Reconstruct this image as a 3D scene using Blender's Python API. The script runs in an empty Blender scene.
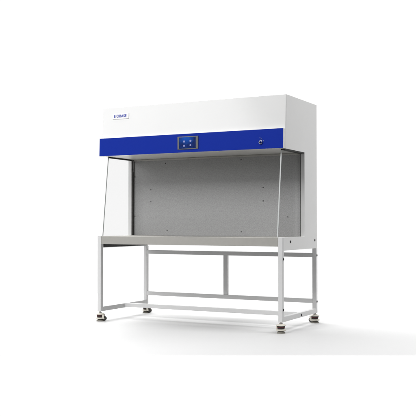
import bpy, bmesh, math, random
from mathutils import Vector, Matrix

random.seed(4)
S = bpy.context.scene
C = S.collection

# ------------------------------------------------------------------ camera
YAW, PITCH = 0.4847, 0.0185
cd = bpy.data.cameras.new('camera')
cam = bpy.data.objects.new('camera', cd)
C.objects.link(cam)
cam.location = (2.8525, -5.0556, 0.7364)
cam.rotation_euler = (math.pi / 2 + PITCH, 0, YAW)
cd.sensor_width = 36
cd.lens = 36 * 815.96 / 416
cd.clip_end = 200
S.camera = cam
S.view_settings.view_transform = 'Standard'
S.view_settings.look = 'None'
S.view_settings.exposure = 0
S.view_settings.gamma = 1
S.cycles.max_bounces = 10
S.cycles.transparent_max_bounces = 12
S.cycles.caustics_reflective = False
S.cycles.caustics_refractive = False

# ------------------------------------------------------------------ studio surround (white cove behind, dim room behind the camera)
w = bpy.data.worlds.new('World')
S.world = w
w.use_nodes = True
nt = w.node_tree
bg = nt.nodes['Background']
tc = nt.nodes.new('ShaderNodeTexCoord')
dot = nt.nodes.new('ShaderNodeVectorMath'); dot.operation = 'DOT_PRODUCT'
dot.inputs[1].default_value = (-math.sin(YAW), math.cos(YAW), 0)
nt.links.new(tc.outputs['Generated'], dot.inputs[0])
mr = nt.nodes.new('ShaderNodeMapRange'); mr.interpolation_type = 'SMOOTHSTEP'
mr.inputs['From Min'].default_value = 0.60
mr.inputs['From Max'].default_value = 0.85
mr.inputs['To Min'].default_value = 0.10
mr.inputs['To Max'].default_value = 1.03
nt.links.new(dot.outputs['Value'], mr.inputs['Value'])
bg.inputs['Color'].default_value = (1, 1, 1, 1)
nt.links.new(mr.outputs['Result'], bg.inputs['Strength'])


def area(name, loc, target, sx, sy, power, roll=0.0, col=(1, 1, 1)):
    l = bpy.data.lights.new(name, 'AREA')
    l.shape = 'RECTANGLE'; l.size = sx; l.size_y = sy; l.energy = power; l.color = col
    o = bpy.data.objects.new(name, l); C.objects.link(o)
    o.location = loc
    q = (Vector(target) - Vector(loc)).to_track_quat('-Z', 'Y')
    o.rotation_euler = (q.to_matrix() @ Matrix.Rotation(roll, 3, 'Z')).to_euler()
    return o


area('key_softbox', (-5.0, -6.4, 4.2), (0, 0.2, 1.2), 3.6, 4.6, 190, roll=0.5)
area('added_front_fill', (-0.9, -7.0, 6.1), (0.2, 0.2, 0.9), 3.0, 3.4, 555)  # added fill, out of view, evens the brightness of the front faces
area('added_back_fill', (3.6, 4.8, 4.2), (3.4, 3.6, 0), 3.5, 3.5, 150)  # added light, out of view, lifts the far right floor to white
area('top_softbox', (-3.4, 2.6, 4.4), (-2.2, 2.2, 0), 6.0, 4.5, 600)
area('side_softbox', (3.6, 0.4, 5.0), (0.7, 0.3, 0.9), 2.0, 2.5, 165)


# ------------------------------------------------------------------ materials
def mat(name, col, rough=0.5, metal=0.0, noise=0.0, nscale=30, bump=0.0, bscale=300, spec=0.5, coat=0.0, emit=None):
    m = bpy.data.materials.new(name)
    m.use_nodes = True
    t = m.node_tree
    p = t.nodes['Principled BSDF']
    p.inputs['Base Color'].default_value = (*col, 1)
    p.inputs['Roughness'].default_value = rough
    p.inputs['Metallic'].default_value = metal
    p.inputs['Specular IOR Level'].default_value = spec
    p.inputs['Coat Weight'].default_value = coat
    p.inputs['Coat Roughness'].default_value = 0.08
    co = t.nodes.new('ShaderNodeTexCoord')
    if noise:
        n = t.nodes.new('ShaderNodeTexNoise'); n.inputs['Scale'].default_value = nscale
        n.inputs['Detail'].default_value = 4
        t.links.new(co.outputs['Object'], n.inputs['Vector'])
        r = t.nodes.new('ShaderNodeMapRange')
        r.inputs['To Min'].default_value = 1 - noise; r.inputs['To Max'].default_value = 1 + noise
        t.links.new(n.outputs['Fac'], r.inputs['Value'])
        v = t.nodes.new('ShaderNodeVectorMath'); v.operation = 'SCALE'
        v.inputs[0].default_value = col
        t.links.new(r.outputs['Result'], v.inputs['Scale'])
        t.links.new(v.outputs['Vector'], p.inputs['Base Color'])
        r2 = t.nodes.new('ShaderNodeMapRange')
        r2.inputs['To Min'].default_value = rough * 0.85; r2.inputs['To Max'].default_value = rough * 1.15
        t.links.new(n.outputs['Fac'], r2.inputs['Value'])
        t.links.new(r2.outputs['Result'], p.inputs['Roughness'])
    if bump:
        n = t.nodes.new('ShaderNodeTexNoise'); n.inputs['Scale'].default_value = bscale
        t.links.new(co.outputs['Object'], n.inputs['Vector'])
        b = t.nodes.new('ShaderNodeBump'); b.inputs['Strength'].default_value = bump
        b.inputs['Distance'].default_value = 0.001
        t.links.new(n.outputs['Fac'], b.inputs['Height'])
        t.links.new(b.outputs['Normal'], p.inputs['Normal'])
    if emit:
        p.inputs['Emission Color'].default_value = (*emit[0], 1)
        p.inputs['Emission Strength'].default_value = emit[1]
    return m


M_WHITE = mat('white_powder_coat', (0.725, 0.725, 0.72), 0.12, noise=0.015, nscale=6, bump=0.04, bscale=420)
M_FRAME = mat('frame_powder_coat', (0.61, 0.61, 0.61), 0.5, spec=0.2, noise=0.03, nscale=14, bump=0.06, bscale=420)
M_BLUE = mat('blue_film', (0.006, 0.026, 0.30), 0.4, noise=0.03, nscale=8, spec=0.05)
M_STEEL = mat('brushed_steel', (0.40, 0.39, 0.365), 0.42, metal=0.35, noise=0.05, nscale=40)
M_CEIL = mat('galvanised_ceiling', (0.62, 0.61, 0.58), 0.4, metal=0.3, noise=0.06, nscale=20)
M_BLACK = mat('black_rubber', (0.012, 0.012, 0.012), 0.6, noise=0.1, nscale=60)
M_TYRE = mat('dark_grey_nylon_tyre', (0.045, 0.043, 0.04), 0.55, noise=0.1, nscale=60)
M_SCREW = mat('black_oxide_screw', (0.02, 0.02, 0.02), 0.35, metal=0.4, noise=0.1, nscale=90)
M_BOLT = mat('dull_bolt_steel', (0.07, 0.07, 0.07), 0.5, metal=0.3, noise=0.1, nscale=90)
M_CREAM = mat('cream_nylon', (0.62, 0.59, 0.52), 0.45, noise=0.05, nscale=60)
M_RED = mat('red_dial_plastic', (0.085, 0.007, 0.010), 0.4, noise=0.08, nscale=80)
M_ZINC = mat('zinc_steel', (0.45, 0.44, 0.42), 0.35, metal=0.9, noise=0.06, nscale=60)
M_PAD = mat('grey_rubber_pad', (0.20, 0.19, 0.165), 0.7, noise=0.1, nscale=60)
M_BEZEL = mat('grey_screen_bezel', (0.115, 0.115, 0.11), 0.4, noise=0.04, nscale=50)
M_CHROME = mat('chrome', (0.50, 0.51, 0.58), 0.22, metal=1.0, noise=0.02, nscale=50)
M_LOGO = mat('blue_lettering', (0.02, 0.045, 0.36), 0.4, noise=0.02, nscale=50)
M_BLUEGREY = mat('pale_blue_print', (0.16, 0.20, 0.42), 0.4, noise=0.02, nscale=50)
M_PLATE = mat('white_badge_plastic', (0.80, 0.80, 0.80), 0.25, noise=0.01, nscale=50)
M_ICON = mat('lit_screen_icon', (0.05, 0.06, 0.12), 0.4, noise=0.02, emit=((0.40, 0.42, 0.85), 0.5))
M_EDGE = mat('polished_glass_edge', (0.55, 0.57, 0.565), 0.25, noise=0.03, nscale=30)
M_EDGE_DARK = mat('glass_edge_painted_shade', (0.16, 0.17, 0.165), 0.3, noise=0.03, nscale=30)  # same clear glass edge; dark refraction on the left pane painted into the colour
M_FLOOR = mat('white_studio_floor', (0.585, 0.585, 0.585), 0.55, noise=0.004, nscale=3, spec=0.25)


def perforated():
    m = mat('perforated_grey_steel', (0.30, 0.30, 0.30), 0.5, metal=0.2)
    t = m.node_tree; p = t.nodes['Principled BSDF']
    co = t.nodes.new('ShaderNodeTexCoord')
    pitch = 0.0034
    sc = t.nodes.new('ShaderNodeVectorMath'); sc.operation = 'SCALE'; sc.inputs['Scale'].default_value = 1 / pitch
    t.links.new(co.outputs['Object'], sc.inputs[0])
    sep = t.nodes.new('ShaderNodeSeparateXYZ'); t.links.new(sc.outputs['Vector'], sep.inputs[0])

    def math_(op, a, b=None):
        n = t.nodes.new('ShaderNodeMath'); n.operation = op
        for i, v in enumerate((a, b)):
            if v is None: continue
            if isinstance(v, (int, float)): n.inputs[i].default_value = v
            else: t.links.new(v, n.inputs[i])
        return n.outputs[0]
    row = math_('FLOOR', sep.outputs['Z'])
    off = math_('MULTIPLY', math_('FLOORED_MODULO', row, 2.0), 0.5)
    fx = math_('SUBTRACT', math_('FRACT', math_('ADD', sep.outputs['X'], off)), 0.5)
    fz = math_('SUBTRACT', math_('FRACT', sep.outputs['Z']), 0.5)
    d = math_('SQRT', math_('ADD', math_('MULTIPLY', fx, fx), math_('MULTIPLY', fz, fz)))
    hole = t.nodes.new('ShaderNodeMapRange')
    hole.inputs['From Min'].default_value = 0.24; hole.inputs['From Max'].default_value = 0.32
    t.links.new(d, hole.inputs['Value'])
    n = t.nodes.new('ShaderNodeTexNoise'); n.inputs['Scale'].default_value = 230; n.inputs['Detail'].default_value = 4
    t.links.new(co.outputs['Object'], n.inputs['Vector'])
    nr = t.nodes.new('ShaderNodeMapRange'); nr.inputs['From Min'].default_value = 0.3; nr.inputs['From Max'].default_value = 0.7
    nr.inputs['To Min'].default_value = 0.80; nr.inputs['To Max'].default_value = 1.24
    t.links.new(n.outputs['Fac'], nr.inputs['Value'])
    mx = t.nodes.new('ShaderNodeMix'); mx.data_type = 'RGBA'
    mx.inputs['A'].default_value = (0.18, 0.18, 0.18, 1); mx.inputs['B'].default_value = (0.40, 0.40, 0.398, 1)
    t.links.new(hole.outputs['Result'], mx.inputs['Factor'])
    mul = t.nodes.new('ShaderNodeVectorMath'); mul.operation = 'SCALE'
    t.links.new(mx.outputs['Result'], mul.inputs[0]); t.links.new(nr.outputs['Result'], mul.inputs['Scale'])
    t.links.new(mul.outputs['Vector'], p.inputs['Base Color'])
    return m


def glass():
    m = bpy.data.materials.new('clear_safety_glass'); m.use_nodes = True
    t = m.node_tree; t.nodes.remove(t.nodes['Principled BSDF'])
    out = t.nodes['Material Output']
    tr = t.nodes.new('ShaderNodeBsdfTransparent'); tr.inputs[0].default_value = (0.968, 0.968, 0.968, 1)
    gl = t.nodes.new('ShaderNodeBsdfGlossy'); gl.inputs['Roughness'].default_value = 0.02
    lw = t.nodes.new('ShaderNodeLayerWeight'); lw.inputs['Blend'].default_value = 0.5
    pw = t.nodes.new('ShaderNodeMath'); pw.operation = 'POWER'; pw.inputs[1].default_value = 5
    t.links.new(lw.outputs['Facing'], pw.inputs[0])
    fr = t.nodes.new('ShaderNodeMapRange'); fr.inputs['To Min'].default_value = 0.02; fr.inputs['To Max'].default_value = 0.6
    t.links.new(pw.outputs[0], fr.inputs['Value'])
    mx = t.nodes.new('ShaderNodeMixShader')
    t.links.new(fr.outputs[0], mx.inputs[0]); t.links.new(tr.outputs[0], mx.inputs[1]); t.links.new(gl.outputs[0], mx.inputs[2])
    t.links.new(mx.outputs[0], out.inputs[0])
    return m


def screen():
    m = mat('lit_blue_screen', (0.003, 0.006, 0.03), 0.3, noise=0.02, spec=0.08)
    t = m.node_tree; p = t.nodes['Principled BSDF']
    co = t.nodes.new('ShaderNodeTexCoord')
    g = t.nodes.new('ShaderNodeTexGradient'); g.gradient_type = 'SPHERICAL'
    mp = t.nodes.new('ShaderNodeMapping')
    mp.inputs['Location'].default_value = (0.1, 0.5, -0.65); mp.inputs['Scale'].default_value = (12.0, 1, 14.0)
    mp.vector_type = 'POINT'
    t.links.new(co.outputs['Object'], mp.inputs[0]); t.links.new(mp.outputs[0], g.inputs[0])
    n = t.nodes.new('ShaderNodeTexNoise'); n.inputs['Scale'].default_value = 45
    t.links.new(co.outputs['Object'], n.inputs[0])
    ad = t.nodes.new('ShaderNodeMath'); ad.operation = 'MULTIPLY_ADD'; ad.inputs[1].default_value = 0.4
    t.links.new(n.outputs['Fac'], ad.inputs[0]); t.links.new(g.outputs['Fac'], ad.inputs[2])
    cr = t.nodes.new('ShaderNodeValToRGB')
    cr.color_ramp.elements[0].position = 0.1; cr.color_ramp.elements[0].color = (0.001, 0.003, 0.05, 1)
    cr.color_ramp.elements[1].position = 1.0; cr.color_ramp.elements[1].color = (0.004, 0.14, 0.75, 1)
    t.links.new(ad.outputs[0], cr.inputs[0])
    t.links.new(cr.outputs[0], p.inputs['Emission Color']); p.inputs['Emission Strength'].default_value = 0.8
    return m


M_PERF, M_GLASS, M_SCREEN = perforated(), glass(), screen()


# ------------------------------------------------------------------ mesh helpers
def obj(name, bm, m, parent=None, bevel=0.0, segs=2, smooth=False):
    bmesh.ops.recalc_face_normals(bm, faces=bm.faces)
    me = bpy.data.meshes.new(name)
    bm.to_mesh(me); bm.free()
    for x in (m if isinstance(m, (list, tuple)) else [m]):
        me.materials.append(x)
    if smooth:
        for p in me.polygons: p.use_smooth = True
        me.set_sharp_from_angle(angle=math.radians(40))
    o = bpy.data.objects.new(name, me)
    C.objects.link(o)
    if parent: o.parent = parent
    if bevel:
        b = o.modifiers.new('bevel', 'BEVEL'); b.width = bevel; b.segments = segs
        b.limit_method = 'ANGLE'; b.angle_limit = math.radians(40); b.harden_normals = True
        for p in me.polygons: p.use_smooth = True
    return o


def box(bm, x0, x1, y0, y1, z0, z1):
    vs = [bm.verts.new(p) for p in ((x0, y0, z0), (x1, y0, z0), (x1, y1, z0), (x0, y1, z0),
                                    (x0, y0, z1), (x1, y0, z1), (x1, y1, z1), (x0, y1, z1))]
    return [bm.faces.new([vs[i] for i in f]) for f in ((0, 3, 2, 1), (4, 5, 6, 7), (0, 1, 5, 4), (1, 2, 6, 5), (2, 3, 7, 6), (3, 0, 4, 7))]


def boxbm(*a):
    bm = bmesh.new(); box(bm, *a); return bm


def prism(poly, x0, x1):
    """polygon of (y, z) extruded along x"""
    bm = bmesh.new()
    a = [bm.verts.new((x0, y, z)) for y, z in poly]
    b = [bm.verts.new((x1, y, z)) for y, z in poly]
    bm.faces.new(a); bm.faces.new(b[::-1])
    n = len(poly)
    for i in range(n):
        bm.faces.new((a[i], a[(i + 1) % n], b[(i + 1) % n], b[i]))
    return bm


def tube(bm, p0, p1, r0, r1=None, n=24):
    r1 = r0 if r1 is None else r1
    p0, p1 = Vector(p0), Vector(p1)
    d = p1 - p0
    mtx = Matrix.Translation((p0 + p1) / 2) @ d.to_track_quat('Z', 'Y').to_matrix().to_4x4()
    bmesh.ops.create_cone(bm, cap_ends=True, segments=n, radius1=r0, radius2=r1, depth=d.length, matrix=mtx)


def lathe(prof, n=32):
    bm = bmesh.new()
    rings = [[bm.verts.new((r * math.cos(2 * math.pi * i / n), r * math.sin(2 * math.pi * i / n), z)) for i in range(n)] for r, z in prof]
    for a, b in zip(rings, rings[1:]):
        for i in range(n):
            bm.faces.new((a[i], a[(i + 1) % n], b[(i + 1) % n], b[i]))
    bm.faces.new(rings[0][::-1]); bm.faces.new(rings[-1])
    return bm


# ------------------------------------------------------------------ floor sheet of the studio (front edge square to the camera)
F = Vector((-math.sin(YAW), math.cos(YAW), 0)); R = Vector((math.cos(YAW), math.sin(YAW), 0))
c0 = Vector((cam.location.x, cam.location.y, 0))
bm = bmesh.new()
near, far, half = 4.56, 8.6, 4.5
pts = [c0 + F * near - R * half, c0 + F * near + R * half, c0 + F * far + R * half, c0 + F * far - R * half]
top = [bm.verts.new(p) for p in pts]
bm.faces.new(top)
fl = obj('floor', bm, M_FLOOR)
fl['kind'] = 'structure'

# ------------------------------------------------------------------ the clean bench
root = bpy.data.objects.new('laminar_flow_bench', None)
C.objects.link(root)
root['label'] = 'white laminar flow bench with blue front band, on a tubular stand with leveling casters'
root['category'] = 'clean bench'

HW, T = 0.75, 0.03          # half width, tube / side thickness
ZD, ZP, ZH, ZT = 0.641, 0.551, 1.241, 1.612   # deck top, side panel foot, hood underside, top
DB = 0.668
LB = 0.678
HF = lambda z: 0.047 + 0.027 * (z - ZH) / (ZT - ZH)      # y of the sloping hood front
t_ = 0.014

for s in (-1, 1):
    poly = [(T + 0.0003, ZP), (DB, ZP), (DB, ZT), (HF(ZT) + t_, ZT), (HF(ZH) + t_, ZH), (0.4175, ZH), (0.4175, ZD), (T + 0.0003, ZD)]
    xs = sorted((s * HW, s * (HW - T)))
    obj('side_panel', prism(poly, *xs), M_WHITE, root, 0.0015)
obj('front_panel', prism([(HF(ZH), ZH), (HF(ZH) + t_, ZH), (HF(ZT) + t_, ZT), (HF(ZT), ZT)], -HW, HW), M_WHITE, root, 0.003, 3)
obj('top_panel', boxbm(-HW + T, HW - T, HF(ZT) + t_, DB, ZT - 0.014, ZT - 0.001), M_WHITE, root, 0.001)
obj('back_panel', boxbm(-HW + T, HW - T, DB - 0.012, DB - 0.002, ZP + 0.02, ZT - 0.016), M_WHITE, root)
obj('chamber_ceiling', boxbm(-HW + T, HW - T, HF(ZH) + t_, 0.50, ZH + 0.001, ZH + 0.012), M_CEIL, root)

# fascia: white folded box carrying the blue band
fb = prism([(0.0215, ZH), (HF(ZH) - 0.001, ZH), (HF(ZH + 0.135) - 0.001, ZH + 0.135), (0.0255, ZH + 0.135)], -HW, HW)
fascia = obj('fascia', fb, M_WHITE, root, 0.0015)
obj('blue_band', prism([(0.0185, ZH + 0.0005), (0.0213, ZH + 0.0005), (0.0253, ZH + 0.1345), (0.0225, ZH + 0.1345)], -HW + 0.0005, HW - 0.0015), M_BLUE, fascia, 0.001)

# touch screen on the fascia
FY = lambda z: 0.0185 + 0.004 * (z - ZH) / 0.135
sx0, sx1, sz0, sz1 = -0.066, 0.103, 1.2625, 1.3555
ts = obj('touch_screen', boxbm(sx0, sx1, 0.0135, FY(1.31) + 0.002, sz0, sz1), M_BEZEL, root, 0.003)
scx, scz = (sx0 + sx1) / 2, (sz0 + sz1) / 2
d = obj('display', boxbm(-0.068, 0.068, -0.001, 0.0012, -0.040, 0.040), M_SCREEN, ts)
d.location = (scx - 0.002, 0.0130, scz)
for ix, iz, r in ((-0.026, 0.010, 0.0065), (0.026, 0.012, 0.008), (-0.026, -0.021, 0.0065), (0.026, -0.018, 0.006)):
    b = bmesh.new()
    # small house / fan style pictogram: ring with bar
    for k in range(6):
        a = k * math.pi / 3
        box(b, ix + r * 0.75 * math.cos(a) - 0.0026, ix + r * 0.75 * math.cos(a) + 0.0026, -0.0016, -0.0012,
            iz + r * 0.75 * math.sin(a) - 0.0026, iz + r * 0.75 * math.sin(a) + 0.0026)
    box(b, ix - r * 0.4, ix + r * 0.4, -0.0016, -0.0012, iz - r * 0.4, iz + r * 0.4)
    o = obj('icon', b, M_ICON, ts)
    o.location = d.location


# key switch with its key and ring
ks = bpy.data.objects.new('key_switch', None); C.objects.link(ks); ks.parent = root
ks.scale = (0.9, 0.9, 0.9); ks.location = (0.5865, FY(1.29) - 0.0005, 1.2865)
b = bmesh.new(); tube(b, (0, 0.001, 0), (0, -0.008, 0), 0.016, 0.0145, 32)
obj('lock_collar', b, M_CHROME, ks, 0.001)
b = bmesh.new(); tube(b, (0, -0.008, 0), (0, -0.0095, 0), 0.0095, 0.0095, 24)
obj('lock_face', b, M_BLUE, ks)
b = bmesh.new()
box(b, -0.0016, 0.0016, -0.016, -0.0095, -0.0045, 0.0045); box(b, -0.0016, 0.0016, -0.028, -0.0162, -0.009, 0.009)
k_ = obj('key', b, M_CHROME, ks, 0.001); k_.rotation_euler = (0, 0.6, 0)
b = bmesh.new()
for p, q in (((0.003, 0.0, 0.025), 0.004), ((0.021, 0.0, 0.010), 0.004), ((-0.006, 0.0, 0.034), 0.003)):
    tube(b, p, (p[0], -0.0025, p[2]), q, q, 16)
obj('position_mark', b, M_BLUEGREY, ks)

# badge with lettering on the hood front
tilt = math.atan2(0.027, 0.371)
badge_z, badge_x = 1.5405, -0.588
badge = obj('badge', boxbm(-0.073, 0.073, -0.005, 0.0, -0.0205, 0.0205), M_PLATE, root, 0.003, 3)
badge.location = (badge_x, HF(badge_z) - 0.0005, badge_z); badge.rotation_euler = (-tilt, 0, 0)
cu = bpy.data.curves.new('lettering', 'FONT'); cu.body = 'BIOBASE'; cu.size = 0.030
cu.align_x = 'CENTER'; cu.align_y = 'CENTER'; cu.space_character = 1.12; cu.offset = 0.0; cu.extrude = 0.0003; cu.bevel_depth = 0.0009; cu.bevel_resolution = 1
tmp = bpy.data.objects.new('tmp', cu); C.objects.link(tmp)
bpy.context.view_layer.update()
me = bpy.data.meshes.new_from_object(tmp.evaluated_get(bpy.context.evaluated_depsgraph_get()))
bpy.data.objects.remove(tmp)
xs = [v.co.x for v in me.vertices]; k = 0.113 / (max(xs) - min(xs)); x_m = (max(xs) + min(xs)) / 2
for v in me.vertices: v.co = Vector(((v.co.x - x_m) * k, v.co.y, v.co.z))
me.materials.clear(); me.materials.append(M_LOGO)
lt = bpy.data.objects.new('lettering', me); C.objects.link(lt); lt.parent = badge
lt.rotation_euler = (math.pi / 2, 0, 0); lt.location = (-0.003, -0.0052, 0.001)

# work chamber
obj('work_surface', boxbm(-HW + T + 0.0005, HW - T - 0.0005, 0.002, 0.47, 0.579, ZD - 0.001), M_STEEL, root, 0.003, 3)
dif = obj('diffuser_panel', boxbm(-HW + T + 0.002, HW - T - 0.002, 0.444, 0.452, ZD, ZH), M_PERF, root)
obj('ceiling_trim', boxbm(-HW + T + 0.012, HW - T - 0.012, 0.428, 0.4435, ZH - 0.012, ZH), M_STEEL, root, 0.002)
for s in (-1, 1):
    xs = sorted((s * 0.7065, s * 0.7145))
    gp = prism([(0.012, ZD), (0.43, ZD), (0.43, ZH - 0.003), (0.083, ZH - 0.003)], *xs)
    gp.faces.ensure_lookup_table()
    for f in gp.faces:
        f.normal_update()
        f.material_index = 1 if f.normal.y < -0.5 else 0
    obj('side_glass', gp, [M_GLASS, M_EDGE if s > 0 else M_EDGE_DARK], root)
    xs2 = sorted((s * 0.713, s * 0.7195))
    obj('under_deck_dark_strip', boxbm(*xs2, T + 0.004, LB - T - 0.004, 0.5555, 0.5785), M_BLACK, root)  # black strip added so the side panel's inner foot looks dark below the deck
    xs = sorted((s * 0.7155, s * (0.748 if s > 0 else 0.727)))
    obj('top_gasket', boxbm(*xs, HF(ZH) + 0.016 if s > 0 else 0.098, 0.4165, ZH - 0.009, ZH - 0.0005), M_BLACK, root)
    xs = sorted((s * 0.7115, s * 0.7195))
    obj('glass_channel', boxbm(*xs, 0.4305, 0.4435, ZD, ZH - 0.002), M_TYRE, root)


def disc_on(name, loc, axis, r, h, m, parent):
    b = bmesh.new(); a = Vector(axis)
    tube(b, (0, 0, 0), a * h * 0.6, r, r, 20); tube(b, a * h * 0.6, a * h, r * 0.8, r * 0.55, 20)
    o = obj(name, b, m, parent); o.location = loc
    return o


# diffuser bolts (x, z)
BOLTS = BOLT_LIST = [(-0.703, 1.105), (-0.554, 1.000), (-0.554, 0.905), (-0.703, 0.792), (-0.405, 0.680),
         (0.236, 1.210), (0.415, 0.998), (0.415, 0.900), (0.236, 0.672), (0.610, 0.782), (-0.42, 1.205)]
for x, z in BOLTS:
    disc_on('bolt', (x, 0.444, z), (0, -1, 0), 0.0042, 0.003, M_BOLT, dif)

# ------------------------------------------------------------------ stand
ZB = 0.073


def tube_bar(name, *a):
    return obj(name, boxbm(*a), M_FRAME, root, 0.0025, 3)


for s in (-1, 1):
    xs = sorted((s * HW, s * (HW - T)))
    tube_bar('leg', *xs, 0.0, T, ZB, ZD)
    tube_bar('leg', *xs, LB - T, LB, ZB, ZP)
    tube_bar('side_rail', *xs, T, LB - T, ZB, ZB + 0.034)
tube_bar('stretcher', -HW + T, HW - T, 0.318, 0.348, ZB + 0.007, ZB + 0.037)
tube_bar('back_rail', -HW + T, HW - T, LB - T + 0.001, LB - 0.001, 0.484, 0.516)
tube_bar('back_rail', -HW + T, HW - T, LB - T + 0.001, LB - 0.001, 0.1455, 0.178)
tube_bar('post', -0.0175, 0.0175, LB - T + 0.003, LB - 0.003, 0.178, 0.484)

for y, z in ((0.147, 0.609), (0.621, 0.611), (0.0205, 0.494), (0.665, 0.498), (0.665, 0.157), (0.020, 0.155), (0.350, 0.0895)):
    disc_on('screw', (HW, y, z), (1, 0, 0), 0.0085, 0.004, M_SCREW, root)
for y, z in ((0.665, 0.157), (0.665, 0.498)):
    disc_on('screw', (-HW + T, y, z), (1, 0, 0), 0.007, 0.003, M_SCREW, root)


# leveling casters
def caster(x, y, rz):
    e = bpy.data.objects.new('caster', None); C.objects.link(e); e.parent = root
    e.location = (x, y, 0); e.rotation_euler = (0, 0, rz); e.scale = (1.22, 1.22, 1)
    b = bmesh.new(); tube(b, (0, 0, 0.058), (0, 0, ZB), 0.006, 0.006, 16); tube(b, (0, 0, 0.0615), (0, 0, 0.0665), 0.0105, 0.0105, 6)
    obj('stem', b, M_ZINC, e, smooth=True)
    obj('upper_housing', lathe([(0.022, 0.049), (0.0265, 0.0505), (0.0268, 0.054), (0.024, 0.0575), (0.016, 0.0605), (0.008, 0.062)]), M_CREAM, e, smooth=True)
    # thumb wheel with ridges
    b = bmesh.new(); n = 48
    lo, hi = [], []
    for i in range(n):
        r = 0.0205 if i % 2 else 0.0188
        a = 2 * math.pi * i / n
        lo.append(b.verts.new((r * math.cos(a), r * math.sin(a), 0.0365))); hi.append(b.verts.new((r * math.cos(a), r * math.sin(a), 0.0435)))
    b.faces.new(lo[::-1]); b.faces.new(hi)
    for i in range(n): b.faces.new((lo[i], lo[(i + 1) % n], hi[(i + 1) % n], hi[i]))
    obj('thumb_wheel', b, M_RED, e)
    b = bmesh.new(); tube(b, (0, 0, 0.0435), (0, 0, 0.050), 0.0220, 0.0220, 24); tube(b, (0, 0, 0.027), (0, 0, 0.0365), 0.0195, 0.0195, 24)
    obj('core', b, M_BLACK, e)
    # side arms of the housing joining top and bottom
    for sy in (-1, 1):
        obj('housing_arm', boxbm(0.013, 0.026, sy * 0.0195 - 0.0025, sy * 0.0195 + 0.0025, 0.018, 0.050), M_CREAM, e, 0.001)
    obj('lower_housing', lathe([(0.021, 0.0165), (0.0275, 0.018), (0.0285, 0.0225), (0.027, 0.026), (0.019, 0.028)]), M_CREAM, e, smooth=True)
    obj('foot_pad', lathe([(0.0225, 0.0), (0.0235, 0.002), (0.0215, 0.009), (0.013, 0.0125), (0.012, 0.0165)]), M_PAD, e, smooth=True)
    b = bmesh.new()
    tube(b, (0.022, -0.009, 0.0195), (0.022, 0.009, 0.0195), 0.0185, 0.0185, 28)
    wh = obj('wheel', b, M_TYRE, e, 0.003)
    b = bmesh.new(); tube(b, (0.022, -0.0105, 0.0195), (0.022, 0.0105, 0.0195), 0.006, 0.008, 20)
    obj('axle_cap', b, M_ZINC, e)
    return e


for x, y, rz in ((HW - T / 2, T / 2, 2.2), (-HW + T / 2, T / 2, 0.5), (HW - T / 2, LB - T / 2, 3.0), (-HW + T / 2, LB - T / 2, 0.1)):
    caster(x, y, rz)
